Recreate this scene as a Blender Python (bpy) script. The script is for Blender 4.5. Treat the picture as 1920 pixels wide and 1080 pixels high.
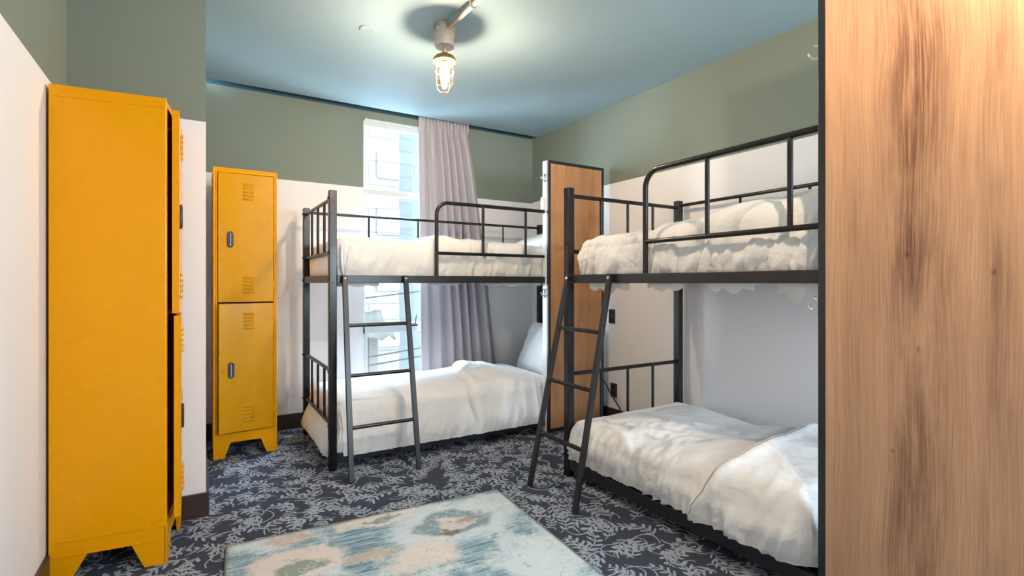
import bpy, bmesh, math, random
from mathutils import Vector, Matrix, noise
S = bpy.context.scene
for o in list(bpy.data.objects): bpy.data.objects.remove(o)
COL = S.collection
PI = math.pi
random.seed(4)

# ------------------------------------------------------------------ camera
cam = bpy.data.cameras.new('camera')
co = bpy.data.objects.new('camera', cam); COL.objects.link(co)
YAW = math.atan2(590, 962)
co.location = (0, 0, 1.15)
co.rotation_euler = (PI/2, 0, -YAW)
cam.sensor_fit = 'HORIZONTAL'; cam.sensor_width = 36; cam.lens = 36*962/1920
cam.shift_y = -10/1920
cam.clip_start = 0.02
S.camera = co
# ------------------------------------------------------------------ view / light
S.view_settings.view_transform = 'Standard'; S.view_settings.look = 'None'
S.view_settings.gamma = 1; S.view_settings.use_curve_mapping = False
S.view_settings.exposure = 0.22
SKY = 56.0; LAMP_W = 49.0; FILL_LAMP_W = 68.0
W = bpy.data.worlds.new('sky'); S.world = W; W.use_nodes = True
nt = W.node_tree; bg = nt.nodes['Background']
tc = nt.nodes.new('ShaderNodeTexCoord'); sx = nt.nodes.new('ShaderNodeSeparateXYZ')
rp = nt.nodes.new('ShaderNodeValToRGB')
nt.links.new(tc.outputs['Generated'], sx.inputs[0]); nt.links.new(sx.outputs[2], rp.inputs[0])
rp.color_ramp.elements[0].color = (.80, .90, 1, 1); rp.color_ramp.elements[1].color = (.62, .80, 1, 1)
nt.links.new(rp.outputs[0], bg.inputs[0]); bg.inputs[1].default_value = SKY
# the window opening is a sampling portal for the sky (gives no light of its own)
pl = bpy.data.lights.new('window_portal', 'AREA'); pl.shape = 'RECTANGLE'; pl.size = .95; pl.size_y = 2.3
pl.cycles.is_portal = True
po = bpy.data.objects.new('window_portal', pl); COL.objects.link(po)
po.location = (1.65, 4.50, 1.38); po.rotation_euler = (-PI/2, 0, 0)
pl2 = pl.copy(); pl2.size = .85; pl2.size_y = .9
po2 = bpy.data.objects.new('window_portal', pl2); COL.objects.link(po2)  # sky portal for the unseen window added behind the camera
po2.location = (2.325, -1.59, 1.5); po2.rotation_euler = (PI/2, 0, 0)

# ------------------------------------------------------------------ node helpers
class V:
    """a node socket (or number) with arithmetic"""
    def __init__(s, m, k): s.m = m; s.k = k
    def _op(s, op, *a): return mth(s.m, op, s, *a)
    def __add__(s, o): return s._op('ADD', o)
    __radd__ = __add__
    def __sub__(s, o): return s._op('SUBTRACT', o)
    def __rsub__(s, o): return mth(s.m, 'SUBTRACT', o, s)
    def __mul__(s, o): return s._op('MULTIPLY', o)
    __rmul__ = __mul__
    def __truediv__(s, o): return s._op('DIVIDE', o)
def put(m, inp, v):
    if isinstance(v, V): m.links.new(v.k, inp)
    elif isinstance(v, bpy.types.NodeSocket): m.links.new(v, inp)
    else: inp.default_value = v
def mth(m, op, *a):
    n = m.nodes.new('ShaderNodeMath'); n.operation = op
    for i, v in enumerate(a): put(m, n.inputs[i], v)
    return V(m, n.outputs[0])
def smooth(m, v, a, b, x=0., y=1.):
    n = m.nodes.new('ShaderNodeMapRange'); n.interpolation_type = 'SMOOTHSTEP'
    put(m, n.inputs[0], v)
    for i, q in enumerate((a, b, x, y)): put(m, n.inputs[i+1], q)
    return V(m, n.outputs[0])
def coords(m, kind='Object'):
    n = m.nodes.new('ShaderNodeTexCoord'); s = m.nodes.new('ShaderNodeSeparateXYZ')
    m.links.new(n.outputs[kind], s.inputs[0])
    return V(m, s.outputs[0]), V(m, s.outputs[1]), V(m, s.outputs[2])
def wcoords(m):
    n = m.nodes.new('ShaderNodeNewGeometry'); s = m.nodes.new('ShaderNodeSeparateXYZ')
    m.links.new(n.outputs['Position'], s.inputs[0])
    return V(m, s.outputs[0]), V(m, s.outputs[1]), V(m, s.outputs[2])
def comb(m, x, y, z=0.):
    n = m.nodes.new('ShaderNodeCombineXYZ')
    for i, v in enumerate((x, y, z)): put(m, n.inputs[i], v)
    return n.outputs[0]
def nz(m, vec, scale=5., detail=3., rough=.5, dist=0.):
    n = m.nodes.new('ShaderNodeTexNoise'); put(m, n.inputs['Vector'], vec)
    n.inputs['Scale'].default_value = scale; n.inputs['Detail'].default_value = detail
    n.inputs['Roughness'].default_value = rough; n.inputs['Distortion'].default_value = dist
    return V(m, n.outputs[0])
def mix(m, f, a, b):
    n = m.nodes.new('ShaderNodeMix'); n.data_type = 'RGBA'
    put(m, n.inputs[0], f)
    for i, v in ((6, a), (7, b)):
        put(m, n.inputs[i], (*v, 1) if isinstance(v, tuple) and len(v) == 3 else v)
    return n.outputs[2]
def srgb(r, g, b):
    f = lambda c: (c/255/12.92) if c <= 10 else ((c/255+.055)/1.055)**2.4
    return (f(r), f(g), f(b))
def mat(name, col=(.5, .5, .5), rough=.5, metal=0., spec=.5, **kw):
    M = bpy.data.materials.new(name); M.use_nodes = True
    b = M.node_tree.nodes['Principled BSDF']
    b.inputs['Base Color'].default_value = (*col, 1); b.inputs['Roughness'].default_value = rough
    b.inputs['Metallic'].default_value = metal; b.inputs['Specular IOR Level'].default_value = spec
    for k, v in kw.items(): b.inputs[k.replace('_', ' ')].default_value = v
    return M, M.node_tree, b
def bump(m, b, h, strength=.2, dist=.01):
    n = m.nodes.new('ShaderNodeBump'); n.inputs['Strength'].default_value = strength
    n.inputs['Distance'].default_value = dist
    put(m, n.inputs['Height'], h); m.links.new(n.outputs[0], b.inputs['Normal'])

# ------------------------------------------------------------------ materials
C_GREEN = srgb(121, 130, 120); C_WHITE = srgb(233, 232, 234); C_CEIL = srgb(147, 171, 180)
def wall_mat(name, split, top=None):
    M, m, b = mat(name, rough=.62, spec=.35)
    x, y, z = wcoords(m)
    t = smooth(m, z, split-.001, split+.001)
    c = mix(m, t, C_WHITE, C_GREEN)
    if top: c = mix(m, smooth(m, z, top-.001, top+.001), c, srgb(44, 78, 88))  # shade of the ceiling recess, painted on the wall as dark teal
    put(m, b.inputs['Base Color'], c)
    bump(m, b, nz(m, comb(m, x, y, z), 90, 3), .06, .004)
    return M
M_far = wall_mat('paint_two_tone_far_recess_shade', 1.957, 2.610)
M_right = wall_mat('paint_two_tone_right', 1.968)
M_left = wall_mat('paint_two_tone_left', 1.935)
M_stub = wall_mat('paint_two_tone_stub', 1.943)
M_ceil, m, b = mat('ceiling_paint', C_CEIL, .42, spec=.4)
x, y, z = wcoords(m); bump(m, b, nz(m, comb(m, x, y, z), 60, 3), .05, .004)
M_base, m, b = mat('dark_baseboard', srgb(62, 48, 44), .35)
M_whitep, *_ = mat('white_plastic', (.75, .76, .76), .35)
M_winframe, *_ = mat('white_window_frame', (.62, .66, .66), .35)
M_tex = None

# black powder-coated steel
M_steel, m, b = mat('black_steel', (.008, .009, .011), .27, spec=.42)
x, y, z = coords(m)
put(m, b.inputs['Roughness'], smooth(m, nz(m, comb(m, x, y, z), 6, 2), .3, .75, .24, .31))
M_steelworn, m, b = mat('worn_black_steel', (.014, .016, .020), .34, spec=.5)
x, y, z = coords(m)
sc = smooth(m, nz(m, comb(m, x, y, z), 60, 5, .7), .66, .74)
put(m, b.inputs['Base Color'], mix(m, sc, (.014, .016, .02), (.11, .12, .13)))
M_chrome, *_ = mat('chrome', (.75, .75, .75), .15, 1.0)
M_bolt, *_ = mat('steel_bolt', (.02, .02, .022), .3, .6)

# white cotton
def linen(name, col):
    M, m, b = mat(name, col, .75, spec=.25)
    b.inputs['Sheen Weight'].default_value = .12
    x, y, z = coords(m)
    v = comb(m, x, y, z)
    n1 = nz(m, v, 9, 4, .55, .6); n2 = nz(m, v, 400, 1)
    bump(m, b, n1*1.0 + n2*.03, .6, .02)
    return M
M_duvet = linen('white_cotton_duvet', (.76, .755, .75))
M_sheet = linen('white_cotton_sheet', (.76, .76, .76))
M_pillow = linen('white_pillow_cotton', (.80, .81, .82))
M_hem, *_ = mat('hem_stitching', (.42, .38, .36), .8)

# locker enamel
def enamel(name, col):
    M, m, b = mat(name, col, .3, spec=.2)
    b.inputs['Coat Weight'].default_value = .03; b.inputs['Coat Roughness'].default_value = .2
    x, y, z = coords(m)
    put(m, b.inputs['Roughness'], smooth(m, nz(m, comb(m, x, y, z), 4, 3), .3, .7, .22, .34))
    bump(m, b, nz(m, comb(m, x, y, z), 5, 2), .06, .02)
    return M
M_yel = enamel('orange_yellow_enamel', srgb(230, 154, 1))
M_yel2 = enamel('mustard_yellow_enamel', srgb(206, 144, 1))
M_inside, *_ = mat('locker_interior', srgb(150, 50, 16), .5)
M_cup, *_ = mat('handle_dark_plastic', srgb(62, 50, 70), .25)

# oak laminate, local x = across, z = height
def oak(name, streaks, knots, base, dark, seed=0.):
    M, m, b = mat(name, base, .38, spec=.35)
    x, y, z = coords(m)
    wob = nz(m, comb(m, x*2.5, seed, z*.8), 1.5, 2) - .5
    xx = x + wob*.06
    fine = nz(m, comb(m, xx*120, seed, z*2.2), 2.2, 4, .6)
    med = nz(m, comb(m, xx*30, seed+3, z*.45), 1.8, 5, .6)
    big = nz(m, comb(m, xx*4.2, seed+7, z*.35), 1.4, 3, .5)
    c = mix(m, smooth(m, med, .34, .66), tuple(v*.92 for v in base), tuple(min(1, v*1.06) for v in base))
    c = mix(m, smooth(m, big, .40, .70, 0, .28), c, dark)
    for (u, w, a) in streaks:
        d = mth(m, 'ABSOLUTE', xx - u + (nz(m, comb(m, x*1.5, seed+u*9, z*.8), 1.6, 4)-.5)*.10)
        br = nz(m, comb(m, xx*8, seed+5+u, z*1.5), 1.5, 4, .6)
        s = smooth(m, d, 0., w, a, 0.) * smooth(m, br, .25, .72) * smooth(m, med + (fine-.5)*.9, .25, .68, .25, 1.)
        c = mix(m, s, c, dark)
    for (u, h, r) in knots:
        dx = (x-u)*1.9; dz = (z-h)*1.0
        q = mth(m, 'SQRT', dx*dx+dz*dz) + (nz(m, comb(m, x*9, seed, z*9), 4, 4)-.5)*r*1.4
        c = mix(m, smooth(m, q, 0., r, .7, 0.)*smooth(m, nz(m, comb(m, x*60, seed, z*40), 3, 3), .3, .6, .4, 1.), c, tuple(v*.45 for v in dark))
    crack = smooth(m, nz(m, comb(m, xx*60, seed+11, z*1.1), 2.0, 4, .6), .66, .74, 0, .5)
    c = mix(m, crack, c, tuple(v*.4 for v in dark))
    c = mix(m, smooth(m, fine, .35, .75, 0., .30), c, dark)
    put(m, b.inputs['Base Color'], c)
    bump(m, b, fine*.6+med*.4, .10, .003)
    return M

# carpet with sprigs and curling vines
def carpet():
    M, m, b = mat('vine_patterned_carpet', rough=.95, spec=.15)
    x, y, z = wcoords(m)
    w1 = nz(m, comb(m, x, y, 0.), 3.2, 2)-.5; w2 = nz(m, comb(m, x+7, y+3, 0.), 3.2, 2)-.5
    xw = x + w1*.10; yw = y + w2*.10
    total = None
    def cell(scale, off):
        v = comb(m, xw*scale+off, yw*scale+off*1.7, 0.)
        n = m.nodes.new('ShaderNodeTexVoronoi'); n.voronoi_dimensions = '2D'; n.feature = 'F1'
        n.inputs['Scale'].default_value = 1.0; n.inputs['Randomness'].default_value = .85
        m.links.new(v, n.inputs['Vector'])
        s = m.nodes.new('ShaderNodeVectorMath'); s.operation = 'SUBTRACT'
        m.links.new(v, s.inputs[0]); m.links.new(n.outputs['Position'], s.inputs[1])
        cs = m.nodes.new('ShaderNodeSeparateColor'); m.links.new(n.outputs['Color'], cs.inputs[0])
        ang = V(m, cs.outputs[0])*6.283
        r = m.nodes.new('ShaderNodeVectorRotate'); r.rotation_type = 'Z_AXIS'
        m.links.new(s.outputs[0], r.inputs['Vector']); m.links.new(ang.k, r.inputs['Angle'])
        q = m.nodes.new('ShaderNodeSeparateXYZ'); m.links.new(r.outputs[0], q.inputs[0])
        return V(m, q.outputs[0]), V(m, q.outputs[1])
    def band(v, lo, hi):
        return mth(m, 'MULTIPLY', mth(m, 'GREATER_THAN', v, lo), mth(m, 'LESS_THAN', v, hi))
    def acc(v):
        nonlocal total
        total = v if total is None else mth(m, 'MAXIMUM', total, v)
    for scale, off in ((5.2, 0.), (5.8, 31.3), (6.3, 77.7)):
        px, py = cell(scale, off)
        pyc = py - px*px*.9 + .10                       # curved sprig axis
        ay = mth(m, 'ABSOLUTE', pyc)
        st = .20
        k = (mth(m, 'FRACT', (px - ay*.75)/st + 10.)-.5)*st
        ctr = .105
        ex = k/.050; ey = (ay-ctr)/.094
        leaf = smooth(m, ex*ex+ey*ey, .75, 1.1, 1., 0.)
        leaf = leaf*band(px - ay*.75, -.38, .38-.001)
        stem = smooth(m, ay, .012, .022, 1., 0.)*band(px, -.46, .46)
        acc(leaf); acc(stem)
    for scale, off, r0 in ((4.4, 13.1, .30), (5.0, 51.9, .24)):
        px, py = cell(scale, off)
        rr = mth(m, 'SQRT', px*px+py*py)
        an = mth(m, 'ARCTAN2', py, px)
        d = mth(m, 'ABSOLUTE', rr - r0 - an*.045)
        acc(smooth(m, d, .010, .019, 1., 0.)*band(an, -2.0, 2.2))
    fib = nz(m, comb(m, x, y, 0.), 420, 2)
    tone = nz(m, comb(m, x, y, 0.), 1.1, 2)
    basec = mix(m, smooth(m, fib, .3, .7), srgb(44, 49, 62), srgb(76, 82, 97))
    patt = mix(m, smooth(m, fib, .3, .7), srgb(136, 146, 160), srgb(178, 186, 198))
    put(m, b.inputs['Base Color'], mix(m, total*.92, basec, patt))
    bump(m, b, fib*.6+total*.5, .35, .004)
    return M
M_carpet = carpet()

def rug_mat():
    M, m, b = mat('distressed_rug', rough=.95, spec=.1)
    x, y, z = coords(m)
    w1 = nz(m, comb(m, x, y, 0.), 6., 4, .6)-.5; w2 = nz(m, comb(m, x+4, y+9, 0.), 6., 4, .6)-.5
    w3 = nz(m, comb(m, x+2, y+1, 0.), 26., 3, .6)-.5
    X = x + w1*.22 + w3*.05; Y = y + w2*.18 + w3*.05
    vein = mth(m, 'ABSOLUTE', nz(m, comb(m, x, y, 7.), 11., 3, .55)-.5)
    str_ = nz(m, comb(m, x*3.0+w2*.3, y*38, 0.), 1.6, 4, .65)
    patch = nz(m, comb(m, x, y, 3.), 3.0, 4, .6)
    fine = nz(m, comb(m, x*2, y*2, 1.), 60, 3, .6)
    teal = mix(m, smooth(m, str_, .35, .65), srgb(92, 126, 142), srgb(168, 192, 204))
    c = mix(m, smooth(m, patch + (fine-.5)*.25, .46, .60, 0, .85), teal, srgb(206, 220, 228))
    def blob(cx, cy, rx, ry, col, a=1., soft=.18, inner=None):
        nonlocal c
        u = (X-cx)/rx; v = (Y-cy)/ry
        q = mth(m, 'SQRT', u*u+v*v) + (fine-.5)*.25
        s = smooth(m, q, 1-soft, 1+soft, a, 0.)
        if inner: s = s*smooth(m, q, inner-soft, inner+soft)
        c = mix(m, s, c, col)
    cream = srgb(218, 210, 204); pale = srgb(204, 218, 224)
    blob(.95, -.25, .30, .20, pale, .9); blob(.95, -.25, .19, .12, srgb(112, 138, 146), .8)
    blob(.96, -.25, .10, .06, cream, .8); blob(.90, -.33, .06, .04, srgb(128, 104, 84), .8)
    blob(1.02, -.24, .05, .03, srgb(150, 122, 100), .6)
    blob(.26, -.30, .20, .15, cream, .95); blob(.27, -.33, .10, .06, srgb(120, 138, 132), .8)
    blob(.62, -.06, .17, .07, cream, .9); blob(.66, -.07, .07, .03, srgb(110, 136, 134), .8)
    blob(.74, -.47, .16, .10, cream, .85); blob(1.18, -.72, .20, .16, pale, .9)
    blob(.25, -.05, .10, .035, srgb(200, 180, 164), .8); blob(.55, -.36, .11, .035, srgb(198, 180, 164), .8)
    blob(1.20, -.12, .14, .09, pale, .8); blob(.35, -.75, .2, .14, cream, .85); blob(.8, -.95, .2, .14, cream, .85)
    c = mix(m, smooth(m, vein, .0, .035, .55, 0.)*smooth(m, patch, .35, .6), c, srgb(226, 228, 222))
    c = mix(m, smooth(m, nz(m, comb(m, x, y, 11.), 22., 4, .65), .58, .68, 0, .45), c, srgb(104, 126, 134))
    c = mix(m, smooth(m, str_, .62, .74, 0, .4), c, srgb(70, 96, 108))
    put(m, b.inputs['Base Color'], c)
    bump(m, b, str_*.6+fine*.6, .5, .006)
    return M
M_rug = rug_mat()
M_rugedge, *_ = mat('rug_edge_binding', srgb(120, 124, 118), .9)

M_curt, m, b = mat('mauve_grey_curtain', srgb(184, 178, 183), .8, spec=.2)
x, y, z = coords(m)
b.inputs['Sheen Weight'].default_value = .15
bump(m, b, nz(m, comb(m, x, y, z), 300, 2), .1, .002)
nt = M_curt.node_tree
tr = nt.nodes.new('ShaderNodeBsdfTranslucent'); tr.inputs[0].default_value = (*srgb(196, 180, 186), 1)
mx = nt.nodes.new('ShaderNodeMixShader'); mx.inputs[0].default_value = .12
nt.links.new(b.outputs[0], mx.inputs[1]); nt.links.new(tr.outputs[0], mx.inputs[2])
nt.links.new(mx.outputs[0], nt.nodes['Material Output'].inputs[0])

def clear_glass(name, tint=(1, 1, 1), refl=.03):
    M = bpy.data.materials.new(name); M.use_nodes = True; n = M.node_tree
    n.nodes.remove(n.nodes['Principled BSDF'])
    t = n.nodes.new('ShaderNodeBsdfTransparent'); t.inputs[0].default_value = (*tint, 1)
    g = n.nodes.new('ShaderNodeBsdfGlossy'); g.inputs['Roughness'].default_value = .02
    x = n.nodes.new('ShaderNodeMixShader'); x.inputs[0].default_value = refl
    n.links.new(t.outputs[0], x.inputs[1]); n.links.new(g.outputs[0], x.inputs[2])
    n.links.new(x.outputs[0], n.nodes['Material Output'].inputs[0])
    return M
M_pane = clear_glass('window_glass', (.97, .99, .99), .04)
M_jar = clear_glass('lamp_jar_glass', (1, .97, .92), .03)
def emit(name, col, s):
    M = bpy.data.materials.new(name); M.use_nodes = True; n = M.node_tree
    n.nodes.remove(n.nodes['Principled BSDF'])
    e = n.nodes.new('ShaderNodeEmission'); e.inputs[0].default_value = (*col, 1); e.inputs[1].default_value = s
    n.links.new(e.outputs[0], n.nodes['Material Output'].inputs[0]); return M
M_galv, *_ = mat('galvanised_steel', srgb(205, 196, 186), .38, .55)
M_brass, *_ = mat('aged_brass', srgb(190, 140, 90), .3, .8)

# ------------------------------------------------------------------ mesh helpers
def link(o, parent=None):
    COL.objects.link(o)
    if parent: o.parent = parent
    return o
def thing(name, label, cat, loc=(0, 0, 0), rz=0., group=None):
    o = bpy.data.objects.new(name, None); o.empty_display_size = .1
    o.location = loc; o.rotation_euler = (0, 0, rz)
    COL.objects.link(o); o['label'] = label; o['category'] = cat
    if group: o['group'] = group
    return o
def tag(o, label, cat, group=None):
    o['label'] = label; o['category'] = cat
    if group: o['group'] = group
    return o
class MB:
    def __init__(s): s.b = bmesh.new()
    def box(s, a, c, M=None):
        vs = [s.b.verts.new(((a, c)[i & 1][0], (a, c)[(i >> 1) & 1][1], (a, c)[(i >> 2) & 1][2])) for i in range(8)]
        if M: 
            for v in vs: v.co = M @ v.co
        for f in ((0, 2, 3, 1), (4, 5, 7, 6), (0, 1, 5, 4), (2, 6, 7, 3), (0, 4, 6, 2), (1, 3, 7, 5)):
            s.b.faces.new([vs[i] for i in f])
        return s
    def bar(s, p, q, w, h=None, up=Vector((0, 0, 1))):
        p = Vector(p); q = Vector(q); h = h or w
        z = (q-p); L = z.length; z.normalize()
        u = up if abs(z.dot(up)) < .95 else Vector((0, 1, 0))
        x = z.cross(u).normalized(); y = z.cross(x)
        M = Matrix((x, y, z)).transposed().to_4x4(); M.translation = p
        return s.box((-w/2, -h/2, 0), (w/2, h/2, L), M)
    def tube(s, pts, r, n=10, caps=True, closed=False):
        pts = [Vector(p) for p in pts]; rings = []
        N = len(pts); pu = None
        for i, p in enumerate(pts):
            if closed: t = pts[(i+1) % N]-pts[i-1]
            else: t = pts[min(i+1, N-1)]-pts[max(i-1, 0)]
            t.normalize()
            if pu is None:
                u = Vector((0, 0, 1)) if abs(t.z) < .9 else Vector((1, 0, 0))
            else: u = pu
            a = t.cross(u).normalized(); c = a.cross(t).normalized(); pu = c
            rr = r[i] if isinstance(r, (list, tuple)) else r
            rings.append([s.b.verts.new(p+(a*math.cos(2*PI*k/n)+c*math.sin(2*PI*k/n))*rr) for k in range(n)])
        M = N if closed else N-1
        for i in range(M):
            A, B = rings[i], rings[(i+1) % N]
            for k in range(n): s.b.faces.new((A[k], A[(k+1) % n], B[(k+1) % n], B[k]))
        if caps and not closed:
            s.b.faces.new(rings[0][::-1]); s.b.faces.new(rings[-1])
        return s
    def lathe(s, prof, c=(0, 0, 0), n=32):
        rings = []
        for r, z in prof:
            if r < 1e-5: rings.append([s.b.verts.new((c[0], c[1], c[2]+z))])
            else: rings.append([s.b.verts.new((c[0]+r*math.cos(2*PI*k/n), c[1]+r*math.sin(2*PI*k/n), c[2]+z)) for k in range(n)])
        for A, B in zip(rings, rings[1:]):
            for k in range(n):
                a = A[k % len(A)], A[(k+1) % len(A)]; b_ = B[k % len(B)], B[(k+1) % len(B)]
                f = []
                for v in (a[0], a[1], b_[1], b_[0]):
                    if v not in f: f.append(v)
                if len(f) > 2: s.b.faces.new(f)
        return s
    def prism(s, poly, depth, M=None):
        """poly in xz, extruded in +y"""
        A = [s.b.verts.new((x, 0, z)) for x, z in poly]; B = [s.b.verts.new((x, depth, z)) for x, z in poly]
        n = len(poly)
        s.b.faces.new(A); s.b.faces.new(B[::-1])
        for i in range(n): s.b.faces.new((A[i], B[i], B[(i+1) % n], A[(i+1) % n]))
        if M:
            for v in A+B: v.co = M @ v.co
        return s
    def grid(s, P):
        vs = [[s.b.verts.new(p) for p in row] for row in P]
        for i in range(len(P)-1):
            for j in range(len(P[0])-1):
                s.b.faces.new((vs[i][j], vs[i][j+1], vs[i+1][j+1], vs[i+1][j]))
        return s
    def build(s, name, material, parent=None, smooth_=False, bevel=0., loc=None, seg=2):
        bmesh.ops.recalc_face_normals(s.b, faces=s.b.faces)
        me = bpy.data.meshes.new(name); s.b.to_mesh(me); s.b.free()
        me.materials.append(material)
        o = bpy.data.objects.new(name, me); link(o, parent)
        if smooth_: me.polygons.foreach_set('use_smooth', [True]*len(me.polygons))
        if smooth_ == 'auto':
            md = o.modifiers.new('edges', 'EDGE_SPLIT'); md.split_angle = math.radians(38)
        if bevel:
            md = o.modifiers.new('bevel', 'BEVEL'); md.width = bevel; md.segments = seg; md.limit_method = 'ANGLE'
            md.angle_limit = math.radians(50); md.harden_normals = False
        if loc: o.location = loc
        return o
def struct(name, mb, m, **k):
    o = mb.build(name, m, **k); o['kind'] = 'structure'; return o
def sstep(a, b, v):
    t = min(1, max(0, (v-a)/(b-a))); return t*t*(3-2*t)
def arc(c, r, a0, a1, ax, ay, n=8):
    c = Vector(c); ax = Vector(ax); ay = Vector(ay)
    return [c+ax*(r*math.cos(a0+(a1-a0)*i/n))+ay*(r*math.sin(a0+(a1-a0)*i/n)) for i in range(n+1)]

# ------------------------------------------------------------------ room shell
XL, XR, YN, YF, ZC = -.49, 2.92, -1.5, 4.36, 2.612
SX, SY = .036, 2.95       # chimney-breast stub
struct('floor', MB().box((XL-.1, YN-.1, -.1), (XR+.1, YF+.1, 0)), M_carpet)
struct('ceiling', MB().box((XL-.1, YN-.1, ZC), (XR, 4.262, ZC+.16)).box((XL-.1, 4.2, ZC+.16), (XR+.1, YF+.1, ZC+.26)), M_ceil)
struct('wall_left', MB().box((XL-.1, YN-.1, 0), (XL, SY, ZC)), M_left)
struct('wall_stub', MB().box((XL-.1, SY, 0), (SX, YF, ZC)), M_stub)
struct('wall_right', MB().box((XR, YN-.1, 0), (XR+.1, YF+.1, ZC+.2)), M_right)
NX0, NX1, NZ0, NZ1 = 1.90, 2.75, 1.05, 1.95      # unseen window added behind the camera as fill light
struct('wall_near', MB().box((XL, YN-.1, 0), (NX0, YN, ZC)).box((NX1, YN-.1, 0), (XR, YN, ZC)).box((NX0, YN-.1, 0), (NX1, YN, NZ0)).box((NX0, YN-.1, NZ1), (NX1, YN, ZC)), M_right)
w2 = struct('added_fill_window', MB().box((NX0, YN-.08, NZ0), (NX0+.04, YN-.02, NZ1)).box((NX1-.04, YN-.08, NZ0), (NX1, YN-.02, NZ1)).box((NX0+.04, YN-.08, NZ0), (NX1-.04, YN-.02, NZ0+.04))
            .box((NX0+.04, YN-.08, NZ1-.04), (NX1-.04, YN-.02, NZ1)), M_winframe)
MB().box((NX0+.03, YN-.052, NZ0+.03), (NX1-.03, YN-.048, NZ1-.03)).build('glass_pane', M_pane, w2)
WX0, WX1, WZ0, WZ1 = 1.197, 2.10, .22, 2.55
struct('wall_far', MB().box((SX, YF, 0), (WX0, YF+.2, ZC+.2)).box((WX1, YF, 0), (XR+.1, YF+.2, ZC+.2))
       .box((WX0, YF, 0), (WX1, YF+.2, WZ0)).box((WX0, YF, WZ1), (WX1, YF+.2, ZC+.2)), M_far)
BH = .118
struct('baseboard_left', MB().box((XL, YN, 0), (XL+.014, SY, BH)), M_base, bevel=.003)
struct('baseboard_stub', MB().box((XL+.014, SY-.014, 0), (SX+.014, SY, BH)).box((SX, SY, 0), (SX+.014, YF-.014, BH)), M_base, bevel=.003)
struct('baseboard_far', MB().box((SX, YF-.014, 0), (XR-.014, YF, BH)), M_base, bevel=.003)
struct('baseboard_right', MB().box((XR-.014, YN, 0), (XR, YF, BH)), M_base, bevel=.003)
# window
wn = MB()
fy0, fy1 = YF+.012, YF+.075
wn.box((WX0, fy0, WZ0), (WX0+.018, fy1, WZ1)).box((WX1-.04, fy0, WZ0), (WX1, fy1, WZ1))
wn.box((WX0, fy0, WZ1-.022), (WX1, fy1, WZ1)).box((WX0, fy0+.012, WZ1-.06), (WX1, fy1, WZ1-.022))
wn.box((WX0, fy0+.005, 1.905), (WX1, fy1, 1.952)).box((WX0, fy0, .715), (WX1, fy1, .795)).box((WX0, fy0, WZ0), (WX1, fy1, WZ0+.05))
wn.box((WX0, YF-.015, WZ0-.03), (WX1, fy1+.1, WZ0))
wn.box((WX0+.018, fy0-.002, WZ0), (WX0+.04, fy1, .72))
w = struct('window_1', wn, M_winframe, bevel=.003)
p = MB().box((WX0+.01, YF+.045, WZ0+.04), (WX1-.02, YF+.049, WZ1-.05)).build('glass_pane', M_pane, w)
lt = MB().box((1.62, fy0-.02, .765), (1.68, fy0, .777)).tube([(1.66, fy0-.015, .785), (1.668, fy0-.02, .86)], .005).build('window_latch', M_bolt, w)

# ------------------------------------------------------------------ outside
def stone(name, base, joint, s, bw=.5, rh=.25, mort=.012):
    M, m, b = mat(name, base, .9, spec=0.)
    x, y, z = coords(m)
    n = m.nodes.new('ShaderNodeTexBrick'); m.links.new(comb(m, (x+y)*s, z*s, 0.), n.inputs['Vector'])
    n.inputs['Scale'].default_value = 1; n.inputs['Brick Width'].default_value = bw; n.inputs['Row Height'].default_value = rh
    n.inputs['Mortar Size'].default_value = mort; n.inputs['Mortar Smooth'].default_value = .3
    n.inputs['Color1'].default_value = (*base, 1); n.inputs['Color2'].default_value = (*[v*.9 for v in base], 1)
    n.inputs['Mortar'].default_value = (*joint, 1)
    m.links.new(n.outputs[0], b.inputs['Base Color']); return M
M_st = stone('white_stone_blocks', (.034, .034, .034), (.019, .0185, .018), 1, 1.1, .42, .010)
M_st2 = stone('pale_green_bricks', (.027, .031, .0305), (.021, .025, .025), 1, .9, .3, .02)
M_ground, *_ = mat('street_paving', (.5, .5, .48), .9)
struct('ground_outside', MB().box((-6, YF+.3, -3.2), (14, 30, -3.0)), M_ground)
b1 = thing('stone_building', 'sunlit white stone building corner outside the window, at left', 'building', (3.12, 9, -3))
MB().box((-5, 0, 0), (0, 2.3, 9.2)).build('wall', M_st, b1)
for k in range(-1, 6):
    MB().box((-.42, -.05, 2.0+k*1.0), (.0, 0, 2.48+k*1.0)).build('corner_block', M_st, b1, bevel=.02)
MB().box((-5, -.16, 7.05), (-.9, 0, 7.35)).build('cornice', M_st, b1, bevel=.03)
b2 = thing('brick_building', 'pale green brick building outside the window, beside the curtain', 'building', (3.0, 11.5, -3))
MB().box((0, 0, 0), (9, 3, 9.2)).build('wall', M_st2, b2)
aw = thing('street_awning', 'ragged pale awning on a post outside the lower window pane', 'awning', (2.2, 8.2, -3))
P = [[Vector((-.9+i*.11, -.5+j*.11, 3.32+.05*j+.035*math.sin(i*2.4)+.12*noise.noise(Vector((i*.4, j*.5, 1))))) for i in range(13)] for j in range(8)]
M_awn, *_ = mat('weathered_awning', (.020, .020, .018), .9, spec=0.)
o = MB().grid(P).build('awning_roof', M_awn, aw, True); o.modifiers.new('t', 'SOLIDIFY').thickness = .03
MB().box((.12, -.1, 0), (.26, .04, 3.4)).build('awning_post', M_awn, aw)
M_wire, *_ = mat('overhead_wire_rubber', (.008, .008, .008), .9, spec=0.)
wr = [((-2.5, 7.6, .62), (8.5, 7.9, 1.9)), ((-2.5, 7.4, -.2), (8.5, 7.7, .98)), ((-2.5, 7.5, -.3), (8.5, 7.8, .78))]
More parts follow.
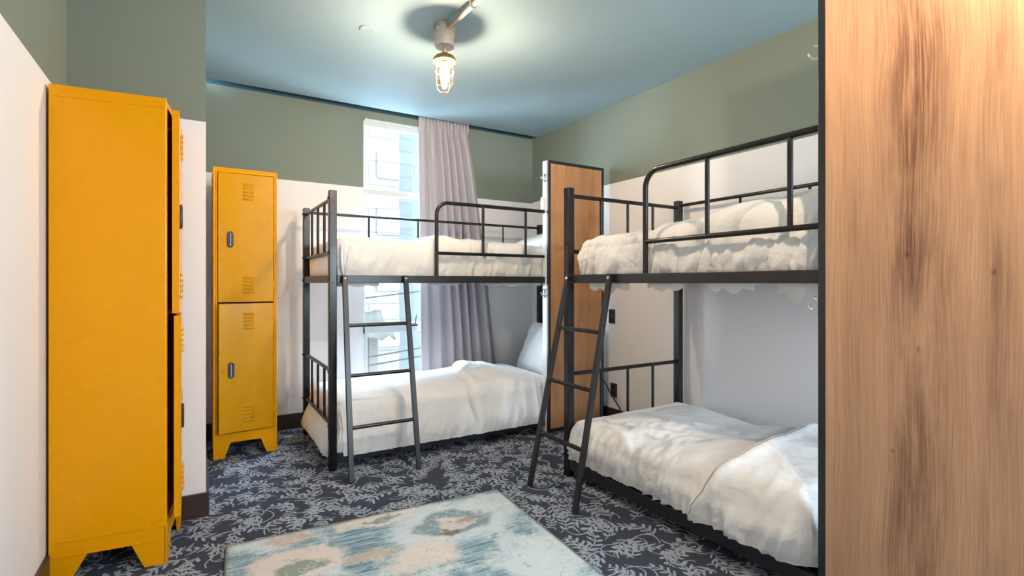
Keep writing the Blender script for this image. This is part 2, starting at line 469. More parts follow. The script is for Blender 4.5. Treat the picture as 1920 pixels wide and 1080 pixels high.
wl = ['thin dark cable crossing outside the window above the awning', 'upper of two wires strung low outside, over the awning', 'lower of two wires strung low outside, over the awning']
for (a, c), lb in zip(wr, wl):
    a = Vector(a); c = Vector(c)
    tag(MB().tube([a.lerp(c, t/20)-Vector((0, 0, .25*math.sin(PI*t/20))) for t in range(21)], .012, 6).build('overhead_wire', M_wire), lb, 'wire')

# ------------------------------------------------------------------ curtain
def curtain():
    nu, nv = 220, 60; ZT, ZB = 2.66, .03
    P = []
    for j in range(nv+1):
        v = j/nv; zz = ZT+(ZB-ZT)*v
        x0 = 1.668+.030*v; x1 = 2.165+.36*max(0, v-.06)**.8
        row = []
        for i in range(nu+1):
            u = i/nu
            ph = u*2*PI*7.5 + .9*math.sin(u*9+1) + .8*noise.noise(Vector((u*4, v*1.2, 0)))
            amp = (.030+.010*v)*(.95+.45*noise.noise(Vector((u*5, v*.7, 5))))
            amp *= .12+.88*sstep(.03, .17, u)
            if v < .04: amp *= .45; ph = u*2*PI*15
            uu = u+.010*math.sin(ph*1.0+1.2)
            row.append(Vector((x0+(x1-x0)*uu, 4.312+amp*(math.sin(ph)+.22*math.sin(2*ph+.6)+.12*noise.noise(Vector((u*30, v*2, 2)))), zz)))
        P.append(row)
    return MB().grid(P)
cu = curtain().build('curtain', M_curt, None, True)
cu.modifiers.new('t', 'SOLIDIFY').thickness = .002
tag(cu, 'long mauve grey pleated curtain drawn to the right side of the window', 'curtain')
tk = MB().box((1.1, 4.30, 2.665), (2.35, 4.325, 2.69)).build('curtain_track', M_galv)
tag(tk, 'thin curtain track in the ceiling recess above the window', 'curtain track')

# ------------------------------------------------------------------ lockers
def louvre_plate(w, h, hx, hz, vents, rings=True):
    """door: local x 0..w (hinge at x=w), front face at y=0, z 0..h"""
    mb = MB().box((0, 0, 0), (w, .018, h))
    return mb
def make_locker(label, loc, rz, ajar, mbody, mdoor):
    t = thing('metal_locker', label, 'locker', loc, rz, 'two-door metal lockers')
    Wd, D, H = .380, .375, 1.905
    th = .012
    b = MB()
    # side panels, with the leg cut-outs
    leg = [(0, .0), (.075, 0), (.118, .098), (D-.118, .098), (D-.062, 0), (D, 0), (D, H), (0, H)]
    for x in (0, Wd-th):
        M = Matrix.Translation((x+th, 0, 0)) @ Matrix.Rotation(PI/2, 4, 'Z')   # poly x -> +y, depth -> -x
        b.prism(leg, th, M)
    b.box((th, D-th, .1), (Wd-th, D, H))                     # back
    b.box((th, .003, H-th), (Wd-th, D-th, H)).box((th, .003, .16), (Wd-th, D-th, .172))
    # face frame
    b.box((th, 0, H-.032), (Wd-th, .02, H-th)).box((th, 0, .14), (.026, .02, H-.03)).box((Wd-.022, 0, .14), (Wd-th, .02, H-.03))
    b.build('carcass', mbody, t, bevel=.003)
    sk = [(0.0, 0), (.065, 0), (.10, .098), (Wd-.10, .098), (Wd-.065, 0), (Wd, 0), (Wd, .158), (0, .158)]
    MB().prism([(x, z) for x, z in sk], .011, Matrix.Translation((0, -.002, 0))).build('plinth', mbody, t, bevel=.002)
    # pressed seams on the side
    for zz in (.158, .100, H-.045): MB().box((-.0028, .01, zz), (.001, D-.01, zz+.0022)).build('seam', mbody, t)
    inn = MB().box((th+.001, .06, 1.0), (Wd-th-.001, D-th-.001, 1.012)).box((th+.001, .03, .175), (th+.004, D-.02, H-.04)).box((Wd-th-.004, .03, .175), (Wd-th-.001, D-.02, H-.04)).box((th+.002, D-th-.004, .175), (Wd-th-.002, D-th-.001, H-.04))
    inn.build('interior', M_inside, t)
    for k, (z0, z1, aj) in enumerate(((1.022, H-.036, ajar[0]), (.172, 1.012, ajar[1]))):
        dw = Wd-.052; hx = Wd-.024
        hgt = z1-z0
        M = Matrix.Translation((hx, -.004, z0)) @ Matrix.Rotation(aj, 4, 'Z')
        d = MB().box((-dw, -.004, 0), (0, .0, hgt), M)
        d.box((-dw, 0, 0), (-dw+.004, .022, hgt), M).box((-dw, 0, 0), (0, .018, .004), M).box((-dw, 0, hgt-.004), (0, .018, hgt), M)
        dr = d.build('door', mdoor, t, bevel=.0025)
        # louvres
        cx = -dw*.47
        for zc in (hgt-.115, .115):
            lv = MB()
            for q in range(5):
                zz = zc+(q-2)*.024
                pts = []
                prof = [(-.0005, .008), (-.0085, .002), (-.0095, -.002), (-.0045, -.007), (0, -.008)]
                A = []
                for s_ in (-1, -.8, .8, 1):
                    kk = .15 if abs(s_) == 1 else 1
                    A.append([M @ Vector((cx+s_*.031, -.004+y_*kk, zz+z_)) for y_, z_ in prof])
                lv.grid(A)
            lv.build('louvre', mdoor, dr, True)
        # recessed cup handle
        hc = Vector((-dw+.068, -.004, hgt*.485))
        ring = []
        for i in range(28):
            a = 2*PI*i/28
            px = .0125*math.cos(a); pz = .0125*math.sin(a)+(.034 if math.sin(a) > 0 else -.034)
            ring.append(M @ (hc+Vector((px, -.004, pz))))
        hn = MB().tube(ring, .0065, 8, closed=True).build('handle', M_cup, dr, True)
        MB().box((-.011, -.0015, -.040), (.011, -.0005, .040), M @ Matrix.Translation(hc)).build('handle_plate', M_chrome, hn)
        MB().box((-.0045, -.009, -.036), (.0045, -.0015, .036), M @ Matrix.Translation(hc+Vector((-.004, 0, 0)))).build('handle_grip', M_cup, hn, bevel=.003)
        MB().box((-dw+.018, -.0048, hgt*.47), (-dw+.021, -.0038, hgt*.47+.02), M).build('keyhole', M_bolt, dr)
        MB().box((.018, .004, z0+hgt*.49), (.034, .007, z0+hgt*.49+.022)).box((.029, .002, z0+hgt*.49+.004), (.034, .004, z0+hgt*.49+.018)).build('latch_plate', mbody, t)
        for zz in (.1, .5, .88): MB().tube([M @ Vector((.004, -.003, hgt*zz)), M @ Vector((.004, -.003, hgt*zz+.05))], .004, 8).build('hinge', mbody, dr, True)
    return t
make_locker('tall yellow two-door metal locker by the far wall, doors facing the camera', (.087, 3.845, 0), 0, (.03, .14), M_yel, M_yel2)
# the near locker: its front looks across the room
make_locker('large orange-yellow metal locker at far left, seen from its side panel', (-.108, 2.53, 0), PI/2-math.radians(6.2), (.10, .12), M_yel, M_yel)

# ------------------------------------------------------------------ partitions
def partition(label, loc, rz, wd, m_wood, band_m, knobs, ht=2.09, th=.075):
    """local x 0..wd from its free end, wood face looks to -y, y 0..th"""
    t = thing('bed_partition', label, 'partition', loc, rz, 'oak bed partitions')
    fr = .024
    MB().box((fr, .002, .028), (wd-fr, .02, ht-fr)).build('wood_panel', m_wood, t)
    b = MB().box((.0, 0, .0), (fr, .02, ht)).box((wd-fr, 0, 0), (wd, .02, ht)).box((fr, 0, ht-fr), (wd-fr, .02, ht)).box((fr, 0, 0), (wd-fr, .02, .028))
    b.build('frame', M_steelworn, t, bevel=.0015)
    MB().box((0, .02, 0), (wd, th, ht)).build('core', band_m, t)
    for zz in (1.955, 1.065):
        h = MB()
        h.box((-.004, .008 if not knobs else .03, zz-.03), (0, .022 if not knobs else .048, zz+.035))
        yc = .015 if not knobs else .039
        pts = [(-.003, yc, zz-.018)]+arc((-.010, yc, zz+.012), .030, -PI/2, -PI*.98, (1, 0, 0), (0, 0, 1), 8)
        rr = [.0045]*(len(pts)-1)+[.0055]
        h.tube([Vector(p) for p in pts], rr, 8)
        h.tube([(-.003, yc, zz+.024), (-.018, yc, zz+.027), (-.022, yc, zz+.036)], .004, 8)
        h.build('coat_hook', M_chrome, t, True)
    return t
oak_far = oak('oak_laminate_far', [(.40, .16, .7), (.12, .05, .2)], [(.42, 1.25, .02)], srgb(190, 140, 96), srgb(108, 68, 46), 2.)
oak_near = oak('oak_laminate_near', [(.285, .15, 1.), (.270, .08, 1.), (.46, .05, .6), (.10, .05, .3)],
               [(.262, 1.235, .018), (.463, 1.18, .018), (.225, .627, .014), (.29, .95, .016)], srgb(205, 162, 127), srgb(106, 70, 54), 9.)
M_edgeglare, *_ = mat('edge_window_glare', srgb(222, 226, 228), .35)  # window glare on the glossy black end, painted in as a pale colour
pf = partition('oak-faced partition with black frame at the head of the window-side bunk', (2.288, 3.2, 0), 0, .56, oak_far, M_edgeglare, True)
MB().box((-.02, .05, 1.70), (0, .075, 1.81)).build('switch_box', M_whitep, pf, bevel=.002)
partition('huge oak-faced partition filling the right edge of the picture', (1.84, .965, 0), -PI/2, .64, oak_near, M_steelworn, False, ht=2.36, th=.06)

# ------------------------------------------------------------------ bunk beds
BL = 2.2
def make_bunk(label, loc, rz, Wb, xf, gx, lad):
    t = thing('bunk_bed', label, 'bunk bed', loc, rz, 'black steel bunk beds')
    pw = .046; PH = 1.715
    posts = [(0, 0), (0, Wb-pw), (BL-pw, Wb-pw)]
    for (x, y) in posts:
        MB().box((x, y, 0), (x+pw, y+pw, PH)).build('post', M_steel, t, bevel=.004)
    # upper and lower side rails
    for z0, z1, mm in ((1.148, 1.196, M_steelworn), (.045, .105, M_steelworn)):
        MB().box((pw, .003, z0), (xf, .035, z1)).build('side_rail', mm, t, bevel=.003)
        MB().box((pw, Wb-.035, z0), (BL-pw, Wb-.003, z1)).build('side_rail', mm, t, bevel=.003)
        MB().box((.006, pw, z0), (.038, Wb-pw, z1)).build('end_rail', mm, t, bevel=.003)
        MB().box((BL-.038, .10, z0), (BL-.006, Wb-pw, z1)).build('end_rail', mm, t, bevel=.003)
        for k in range(9):
            xx = .16+k*.235
            MB().box((xx, .035, z1-.02), (xx+.05, Wb-.035, z1-.006)).build('slat', mm, t)
    # foot-end barred panels
    for za, zb in ((1.335, 1.668), (.275, .605)):
        for zz in (za, zb): MB().tube([(.023, pw-.002, zz), (.023, Wb-pw+.002, zz)], .0125, 12).build('foot_rail', M_steel, t, 'auto')
        n = 4
        for k in range(1, n):
            yy = pw+(Wb-2*pw)*k/n
            MB().tube([(.023, yy, za), (.023, yy, zb)], .009, 10).build('foot_bar', M_steel, t, 'auto')
    # back guard
    yb = Wb-.022
    g = MB().tube([(pw-.002, yb, 1.682), (BL-pw+.002, yb, 1.682)], .011, 12)
    g.build('back_rail', M_steel, t, 'auto')
    for k in range(1, 5):
        xx = .08+k*.42
        MB().tube([(xx, yb, 1.190), (xx, yb, 1.682)], .008, 8).build('back_bar', M_steel, t, 'auto')
    # front guard rail with a rounded corner
    yg = .018; zt = 1.700; zm = 1.352; x0 = gx
    r_ = .085
    pts = [(x0, yg, 1.19), (x0, yg, zt-r_)]+[tuple(v) for v in arc((x0+r_, yg, zt-r_), r_, PI, PI/2, (1, 0, 0), (0, 0, 1), 10)][1:]+[(xf-.001, yg, zt)]
    gr = MB().tube(pts, .0135, 12)
    gr.build('guard_rail', M_steel, t, 'auto')
    MB().tube([(x0, yg, zm), (xf-.001, yg, zm)], .0115, 12).build('guard_crossbar', M_steel, t, 'auto')
    xx = x0+.36
    while xx < xf-.05:
        MB().tube([(xx, yg, zm), (xx, yg, zt)], .0105, 10).build('guard_bar', M_steel, t, 'auto'); xx += .365
    # bolts on the posts
    for zz in (1.168, 1.335, 1.668, .605, .275):
        for (px, py) in ((0, 0), (0, Wb-pw)):
            MB().tube([(px+.001, py+.023, zz), (px-.006, py+.023, zz)], .007, 8).build('bolt', M_bolt, t)
    for zz in (1.668, 1.4, 1.17): MB().tube([(.023, .001, zz-.02), (.023, -.005, zz-.02)], .006, 8).build('bolt', M_bolt, t)
    # ladder, bolted to the front rail
    (la, lb, fa, fb, fy, ly) = lad
    tw = .031
    ld = bpy.data.objects.new('ladder', None); link(ld, t)
    for a, f_ in ((la, fa), (lb, fb)):
        MB().bar((f_, fy, 0.004), (a, ly, 1.196), tw, .022, up=Vector((0, 1, 0))).build('ladder_stile', M_steelworn, ld, bevel=.003)
    for zz in (.30, .595, .89):
        k = zz/1.196; yy = fy+(ly-fy)*k
        MB().tube([(fa+(la-fa)*k+.008, yy, zz), (fb+(lb-fb)*k-.008, yy, zz)], .0115, 12).build('rung', M_steel, ld, 'auto')
    for a in (la, lb):
        yy = ly-.003
        MB().lathe([(0, .007), (.007, .006), (.010, .002), (.010, 0)], n=12).build('bolt_cap', M_chrome, ld, True).matrix_local = \
            Matrix.Translation((a, yy-.010, 1.176)) @ Matrix.Rotation(PI/2, 4, 'X')
    return t
W_L, W_R = .93, 1.0
LB = (.683, 3.236); RB = (1.868, 2.455)
make_bunk('black steel bunk bed beside the window, ladder at its left end', (*LB, 0), 0, W_L, 2.286-LB[0], 1.392-LB[0],
          (.088, .476, .070, .478, -.250, -.014))
make_bunk('black steel bunk bed along the right wall, nearest the camera', (*RB, 0), -PI/2, W_R, RB[1]-.968, RB[1]-1.815,
          (.062, .420, .040, .446, -.270, -.014))

# ------------------------------------------------------------------ bedding
def fbm(v, o=3):
    return sum(noise.noise(v*(2**i))/(1.8**i) for i in range(o))
def ridge(v):
    return 1-abs(noise.noise(v))*2.2
def crease(v, p=3): return max(0, 1-abs(noise.noise(v))*2.6)**p
def drape(x0, x1, y0, y1, zt, D, r=.07, crown=.02, seed=0, res=.012, top=None, amp=1., flare=None, bulge=.012, gather=1., xs=None, lift=0.):
    """cloth over a mattress: rectangle x0..x1 / y0..y1 is the flat top, hanging D (arc length) over foot and sides; open at the head.
    xs(gy): start of a second layer lying on the first, lift: its height over it"""
    nx = int((x1-x0+D)/res); ny = int((y1-y0+2*D)/res)
    if xs: nx = int((x1-xs(y0))/res)
    P = []
    for j in range(ny+1):
        row = []
        for i in range(nx+1):
            gy = y0-D+(y1-y0+2*D)*j/ny
            if xs: e0 = xs(gy); gx = e0+(x1-e0)*i/nx
            else: gx = x0-D+(x1-x0+D)*i/nx
            cx = min(max(gx, x0), x1); cy = min(max(gy, y0), y1)
            ox, oy = gx-cx, gy-cy
            d = math.hypot(ox, oy)
            n = Vector((ox, oy, 0))/d if d > 1e-6 else Vector((0, 0, 0))
            t = 0
            if d > 1e-6:
                ns = max(abs(ox), abs(oy))/d; t = d*(ns+.12*(1-ns))
            q = r*PI/2
            if t < q:
                a = t/r; out = r*math.sin(a); dr = r*(1-math.cos(a))
            else:
                out = r+bulge*math.sin(min(1, (t-q)/max(.01, D-q))*PI); dr = r+(t-q)
            px = Vector((cx, cy, 0))+n*out
            u = (cx-x0)/(x1-x0); v = (cy-y0)/(y1-y0)
            cr = crown*(1-abs(2*u-1)**4)*(1-(2*v-1)**4)
            tz = top(cx, cy) if top else 0.
            k = 1-sstep(0, 1, min(1, t/(.6*D)))
            zz = zt+cr+tz*k-dr
            side = sstep(r*.2, r*1.6, t)
            S_ = Vector((gx+seed*3.1, gy+seed*1.7, seed))
            wq = S_+Vector((noise.noise(S_*2), noise.noise(S_*2+Vector((9, 0, 0))), 0))*.18
            m_ = sstep(-.15, .35, noise.noise(S_*1.7+Vector((0, 0, 4))))
            w = .009*fbm(S_*2.3)+.011*crease(Vector((wq.x*3.4+wq.y*2.2, wq.y*5.0-wq.x*1.6, seed+2)))*m_
            w += .006*crease(Vector((wq.x*9-wq.y*4, wq.y*10+wq.x*5, seed+6)), 2)*(.3+.7*m_)
            run = gx if abs(oy) > abs(ox) else gy
            sk = run+.35*t*(1 if noise.noise(Vector((run*1.3, seed, 0))) > 0 else .4)+.03*noise.noise(Vector((run*5, t*6, seed)))
            h = sstep(0, D, t)
            sw = .024*(crease(Vector((sk*11+seed, t*2.0, seed)), 2)-.25)*(.45+.7*noise.noise(Vector((run*2.2, seed+9, 0))))*(.5+.7*h)
            sw += .010*(crease(Vector((sk*24+seed, t*3.0, seed+5)), 2)-.2)*(.2+.8*h)
            sw += .008*fbm(Vector((run*3.5, t*5, seed+3)))
            disp = (w*(1-side)+sw*side*gather)*amp
            if d > 1e-6:
                a = min(t/r, PI/2); N = n*math.sin(a)+Vector((0, 0, math.cos(a)))
            else: N = Vector((0, 0, 1))
            if xs:
                g = gx-xs(gy)
                disp += lift*(1-math.exp(-g/.012))*(1+.9*math.exp(-((g-.045)/.04)**2)+.3*noise.noise(Vector((gy*7, g*5, seed))))+.002
            pt = Vector((px.x, px.y, zz))+N*disp
            if flare: pt = flare(pt, t)
            row.append(pt)
        P.append(row)
    return P
def place(o, base, rz):
    o.location = (*base, 0); o.rotation_euler = (0, 0, rz); return o
def mattress(base, rz, Wb, z0, z1, label, hem, x0=.055):
    t = thing('mattress', label, 'mattress', (*base, 0), rz, 'white mattresses on the bunks')
    b = MB().box((x0+.015, .055, z0), (BL-.05, Wb-.06, z1))
    o = b.build('mattress_core', M_sheet, t, True, bevel=.035, seg=4)
    if hem:   # loose sheet ends poking out below the bed rail
        for (xa, xb, dp, sd) in hem:
            P = []
            n = 40
            for j in range(7):
                row = []
                for i in range(n+1):
                    u = i/n; xx = xa+(xb-xa)*u
                    dd = dp*(.35+.65*abs(math.sin(u*PI*2.3+sd)))*(.5+.5*math.sin(PI*u))
                    row.append(Vector((xx, .048+.006*math.sin(u*14+sd)*j/6, 1.158-(dd+.018)*j/6)))
                P.append(row)
            MB().grid(P).build('loose_sheet', M_sheet, t, True).modifiers.new('t', 'SOLIDIFY').thickness = .002
    return t
def pillow(base, rz, c, size, rot, label, seed=0):
    n = 28; P = []
    t = thing('pillow', label, 'pillow', (*base, 0), rz, 'white pillows on the bunks')
    a, b_, h_ = size[0]/2, size[1]/2, size[2]/2
    mb = MB()
    for sgn in (1, -1):
        P = []
        for j in range(n+1):
            row = []
            for i in range(n+1):
                u = 2*i/n-1; v = 2*j/n-1
                e = (1-u**4)*(1-v**4)
                pin = 1-.07*(1-(1-abs(u))**0)*(abs(v)**2)*.8
                s_ = 1-.06*(v*v)*(1-u*u); s2 = 1-.06*(u*u)*(1-v*v)
                zz = h_*max(0, e)**.42+(.008*fbm(Vector((u*2.2+seed, v*2.2, sgn)))+.004*ridge(Vector((u*4+seed, v*3, sgn))))*(e > .02)
                row.append(Vector((a*u*s2, b_*v*s_, sgn*zz)))
            P.append(row)
        mb.grid(P)
    bmesh.ops.remove_doubles(mb.b, verts=mb.b.verts, dist=.0015)
    o = mb.build('pillowcase', M_pillow, t, True)
    o.matrix_local = Matrix.Translation(c) @ Matrix.Rotation(rot, 4, 'Y')
    return t
def duvet(base, rz, label, mb, fold_mb=None, hem=None):
    t = thing('duvet', label, 'duvet', (*base, 0), rz, 'white duvets on the bunks')
    o = MB().grid(mb).build('duvet_cover', M_duvet, t, True)
    if fold_mb:
        f_ = MB().grid(fold_mb).build('turned_fold', M_duvet, t, True)
    if hem: MB().tube(hem, .0022, 6).build('seam_piping', M_hem, t, True)
    return t
LEFT = (LB, 0.); RIGHT = (RB, -PI/2)
def fold_top(x_edge, hgt, slant, s=0):
    def f(x, y):
        e = x_edge+slant*(y-.3)+.05*noise.noise(Vector((y*4, s, 0)))
        k = sstep(e-.05, e+.03, x)
        return hgt*k+.018*math.exp(-((x-e-.03)/.05)**2)*0
    return f
def clear_of(xf, ymin, sh):        # keep the cloth off the partition beside it
    def f(p):
        k = sstep(xf-.10, xf-.005, p.x)
        p.y += sh*k*(1-sstep(.10, .35, p.y))
        if p.x > xf-.01: p.y = max(p.y, ymin)
        return p
    return f
# upper bunk, left bed
mattress(*LEFT, W_L, 1.175, 1.36, 'white mattress on the upper bunk beside the window', [(.03, .32, .02, 1), (.66, .9, .012, 2), (1.1, 1.5, .02, .4), (1.52, 1.6, .02, 2)])
def t1(x, y):
    return .010*math.exp(-((x-.35)/.3)**2)+.020*sstep(.70, .80, x)-.022*sstep(1.0, 1.5, x)+.022*math.exp(-((x-.82)/.07)**2)-.015*math.exp(-((x-.62)/.14)**2)
def f1(p, t):
    k = sstep(1.30, 1.20, p.z)
    if p.y > .04 or p.x < .05: pass
    p.y = max(p.y, .030)
    return clear_of(1.605, .046, .03)(p)
duvet(*LEFT, 'white duvet on the upper bunk beside the window',
      drape(.125, 1.70, .128, W_L-.10, 1.436, .285, r=.075, crown=.02, seed=1, top=t1, amp=1.0, flare=f1))
pillow(*LEFT, (1.90, .50, 1.46), (.44, .68, .19), -.38, 'white pillow on the upper bunk beside the window', 1)
# upper bunk, right bed
mattress(*RIGHT, W_R, 1.175, 1.36, 'white mattress on the upper bunk along the right wall', [(.18, .5, .055, .9), (.62, .85, .035, 2), (.98, 1.2, .04, .5), (1.3, 1.48, .07, 2)])
def t2(x, y):
    return -.035+.030*sstep(.55, .70, x)+.050*sstep(.84, 1.10, x)+.02*sstep(1.2, 1.5, x)
def f2(p, t):
    p.y = max(p.y, .030)
    return clear_of(1.487, .043, .02)(p)
duvet(*RIGHT, 'thick white duvet on the upper bunk along the right wall',
      drape(.14, 1.85, .150, W_R-.09, 1.445, .30, r=.09, crown=.03, seed=7, top=t2, amp=1.4, gather=1.5, flare=f2))
pillow(*RIGHT, (1.99, .50, 1.48), (.40, .68, .16), -.15, 'white pillow on the upper bunk behind the big oak partition', 3)
# lower bunk, left bed
mattress(*LEFT, W_L, .11, .30, 'white mattress on the lower bunk beside the window', None)
def t3(x, y):
    return .015+.012*noise.noise(Vector((x*3, y*3, 4)))+.02*sstep(.9, 1.2, x)-.035*sstep(1.25, 1.6, x)
def fl(p, t):
    k = sstep(.26, .10, p.z)
    if p.x < .12: p.x -= .055*k*sstep(.12, .05, p.x)
    if p.y < .06: p.y -= .022*sstep(.34, .12, p.z)*sstep(.02, .2, p.x)
    return clear_of(1.605, .046, .08)(p)
e3 = lambda gy: .93+.30*sstep(0, .85, gy)+.05*noise.noise(Vector((gy*5, 1, 0)))+.05*sstep(.1, -.2, gy)
args = dict(r=.07, crown=.035, seed=3, top=t3, amp=1.15, flare=fl, gather=.6)
duvet(*LEFT, 'white duvet on the lower bunk beside the window, hanging over its foot',
      drape(.115, 1.66, .085, W_L-.09, .385, .345, **args), drape(.115, 1.69, .085, W_L-.09, .385, .338, xs=e3, lift=.022, **args))
pillow(*LEFT, (1.965, .48, .55), (.50, .70, .19), -1.15, 'white pillow propped upright on the lower bunk beside the window', 5)
# lower bunk, right bed
mattress(*RIGHT, W_R, .11, .27, 'white mattress on the lower bunk along the right wall', None)
def t4(x, y):
    return .012*noise.noise(Vector((x*3, y*3, 9)))+.03*math.exp(-((x-.9)/.12)**2)*.6-.02*math.exp(-((x-.6)/.2)**2)+.03*sstep(.9, 1.1, x)
def fr(p, t):
    if p.y < .09: p.y -= .012*sstep(.32, .2, p.z)*sstep(.16, .24, p.z)*sstep(.03, .25, p.x)
    return clear_of(1.487, .043, .075)(p)
e4 = lambda gy: 1.06-.08*sstep(.3, .9, gy)-.14*sstep(.12, -.22, gy)+.02*noise.noise(Vector((gy*3, 7, 0)))
args = dict(r=.085, crown=.03, seed=11, top=t4, amp=1.5, flare=fr, gather=1.25)
fold4 = drape(.115, 2.05, .085, W_R-.125, .345, .270, xs=e4, lift=.020, **args)
duvet(*RIGHT, 'white duvet on the lower bunk along the right wall, turned over halfway',
      drape(.115, 2.05, .085, W_R-.125, .345, .275, **args), fold4,
      hem=[row[3]+Vector((-.004, 0, .003)) for row in fold4])
pillow(*RIGHT, (1.98, .50, .46), (.40, .68, .16), -.15, 'white pillow on the lower bunk behind the big oak partition', 8)

# ------------------------------------------------------------------ rug
rg = thing('area_rug', 'distressed teal and cream area rug lying on the patterned carpet', 'rug', (.108, 2.535, 0), math.radians(-3.6))
n1, n2 = 66, 90
P = [[Vector((1.30*i/n1, -2.0*j/n2, .011+.0012*noise.noise(Vector((i*.35, j*.35, 0))))) for i in range(n1+1)] for j in range(n2+1)]
o = MB().grid(P).build('rug_pile', M_rug, rg, True)
md = o.modifiers.new('t', 'SOLIDIFY'); md.thickness = .010; md.offset = -1
MB().tube([(0, 0, .007), (1.3, 0, .007), (1.3, -2, .007), (0, -2, .007)], .0065, 8, closed=True).build('rug_binding', M_rugedge, rg, True)

# ------------------------------------------------------------------ ceiling lamps
def ceiling_lamp(label, loc, watts, group):
    t = thing('cage_lamp', label, 'ceiling lamp', loc, 0, group)      # loc at the ceiling, parts hang below
    MB().lathe([(0, 0), (.058, 0), (.060, -.004), (.060, -.062), (.055, -.066), (.055, -.122), (0, -.122)], n=40).build('junction_box', M_galv, t, 'auto')
    for a in (.4, 2.2, 3.6, 5.3): MB().tube([(.056*math.cos(a), .056*math.sin(a), -.035), (.070*math.cos(a), .070*math.sin(a), -.035)], .006, 8).build('screw', M_galv, t)
    MB().tube([(0, 0, -.11), (0, 0, -.165)], .010, 12).build('stem', M_galv, t, True)
    MB().lathe([(0, -.152), (.018, -.155), (.030, -.166), (.052, -.176), (.064, -.190), (.066, -.206), (.058, -.206), (.052, -.196), (0, -.190)], n=40).build('cap', M_brass, t, 'auto')
    MB().lathe([(.046, -.200), (.047, -.30), (.044, -.335), (.032, -.357), (.012, -.366), (0, -.367)], n=36).build('glass_jar', M_jar, t, True)
    cg = MB()
    for zz, r in ((-.212, .056), (-.262, .054), (-.325, .052)):
        cg.tube([(r*math.cos(2*PI*k/32), r*math.sin(2*PI*k/32), zz) for k in range(32)], .0022, 6, closed=True)
    for a in (.6, .6+PI/2):
        c, s_ = math.cos(a), math.sin(a)
        pr = [(.056, -.205), (.055, -.26), (.053, -.325), (.046, -.355), (.030, -.373), (.010, -.381)]
        pts = [(r*c, r*s_, z) for r, z in pr]+[(-r*c, -r*s_, z) for r, z in pr[::-1]]
        cg.tube(pts, .0024, 6)
    cg.build('wire_cage', M_brass, t, True)
    MB().lathe([(0, -.19), (.016, -.195), (.016, -.222), (0, -.224)], n=16).build('socket', M_brass, t, True)
    A = 4*PI*.026**2
    bm = emit('bulb_glow_%d' % watts, (1, .785, .57), watts/(PI*A*.0+1)/(A*PI)*1.0)
    MB().lathe([(0, -.222), (.011, -.226), (.022, -.240), (.026, -.256), (.022, -.273), (.012, -.281), (0, -.283)], n=20).build('bulb', bm, t, True)
    return t
ceiling_lamp('caged glass lamp with glowing bulb hanging from the ceiling', (1.20, 2.69, ZC), LAMP_W, 'caged ceiling lamps')
ceiling_lamp('added unseen caged fill lamp on the conduit, nearer the camera', (1.262, .35, ZC), FILL_LAMP_W, 'caged ceiling lamps')  # out-of-view lamp, added to fill the room from the camera side
cd = thing('conduit_pipe', 'metal conduit pipe running along the ceiling from the lamp', 'conduit pipe', (0, 0, 0))
d = Vector((.0265, -1, 0)).normalized()
A = Vector((1.20, 2.69, 2.578))
MB().tube([A+d*.055, A+d*1.2, A+d*2.283], .0135, 16).build('pipe', M_galv, cd, True)
for dist in (.335, 1.2, 2.0):
    sp = MB(); c = A+d*dist; sd = Vector((-d.y, d.x, 0))
    pts = [c-sd*.032+Vector((0, 0, .030)), c-sd*.018+Vector((0, 0, .028))]+[c+(-sd*math.cos(a)-Vector((0, 0, 1))*math.sin(a))*.0165 for a in [PI*k/8 for k in range(9)]]+[c+sd*.018+Vector((0, 0, .028)), c+sd*.032+Vector((0, 0, .030))]
    sp.tube(pts, .004, 6)
    for s_ in (-1, 1): sp.tube([c+sd*s_*.030+Vector((0, 0, .033)), c+sd*s_*.030+Vector((0, 0, .015))], .006, 8)
    sp.build('pipe_strap', M_galv, cd, True)
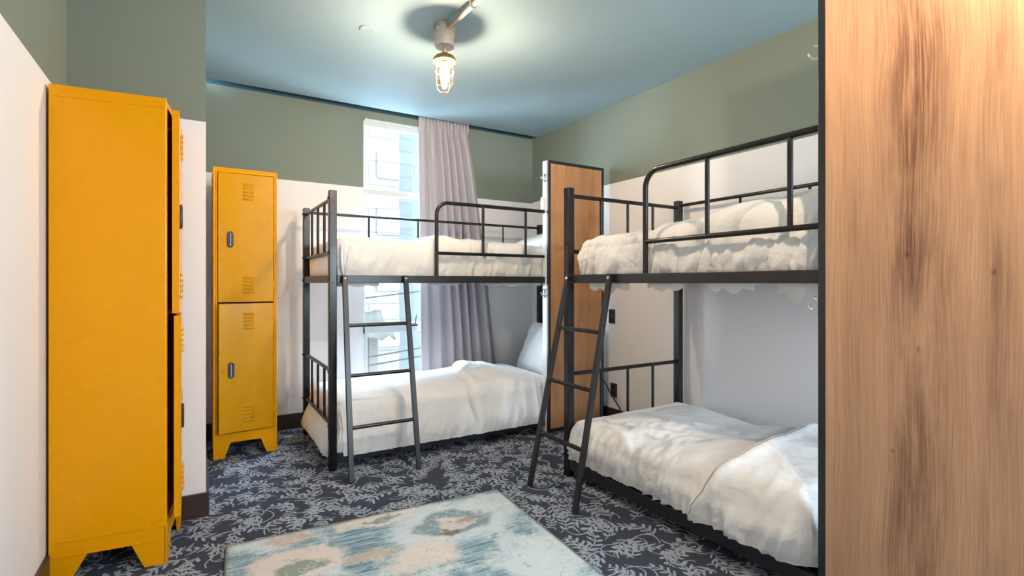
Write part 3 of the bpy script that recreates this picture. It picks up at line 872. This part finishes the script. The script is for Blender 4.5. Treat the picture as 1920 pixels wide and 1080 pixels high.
cp = MB().lathe([(0, 0), (.047, 0), (.047, -.002), (.044, -.0045), (0, -.0045)], (.838, 2.955, ZC), 40).build('ceiling_plate', M_ceil, None, 'auto')
tag(cp, 'small round painted cover plate on the ceiling left of the lamp', 'cover plate')

# ------------------------------------------------------------------ small wall things
M_dark, *_ = mat('dark_outlet_plastic', (.035, .037, .042), .35)
M_dark2, *_ = mat('outlet_socket_dark', (.012, .012, .014), .4)
for (y, z, lb, tl) in ((3.178, .873, 'dark wall outlet on the right wall, seen through the ladder', 0), (3.155, .267, 'low dark wall outlet on the right wall above a black cable', 0)):
    t = thing('wall_outlet', lb, 'wall outlet', (XR, y, z), 0, 'dark wall outlets')
    MB().box((-.008, -.037, -.058), (0, .037, .058)).build('cover_plate', M_dark, t, bevel=.003)
    for zz in (-.027, .027): MB().box((-.011, -.018, zz-.017), (-.006, .018, zz+.017)).build('socket', M_dark2, t, bevel=.003)
M_rub, *_ = mat('black_cable_rubber', (.01, .01, .011), .5)
c = MB().tube([(2.90, 3.27, .34), (2.895, 3.23, .31), (2.88, 3.17, .26), (2.88, 3.05, .15), (2.885, 2.98, .06), (2.87, 2.8, .007), (2.8, 2.65, .007)], .005, 8).build('power_cable', M_rub, None, True)
tag(c, 'black power cable slanting down below the low outlet on the right wall', 'cable')
M_wc, *_ = mat('white_cord_plastic', (.6, .58, .55), .4)
c = MB().tube([(2.03, 3.235, .004), (2.10, 3.29, .004), (2.17, 3.345, .004), (2.22, 3.36, .004), (2.27, 3.39, .004), (2.30, 3.36, .004), (2.26, 3.31, .004)], .0035, 6).build('charging_cord', M_wc, None, True)
tag(c, 'thin white cord lying on the carpet beneath the window-side bunk', 'cord')
ps = MB().grid([[Vector((.86+.02*i, 3.36+.012*j, .004+.004*((i+j) % 2))) for i in range(5)] for j in range(3)]).build('paper_scrap', M_whitep, None, True)
ps.modifiers.new('t', 'SOLIDIFY').thickness = .001
tag(ps, 'tiny white paper scrap on the carpet under the window-side bunk', 'paper')
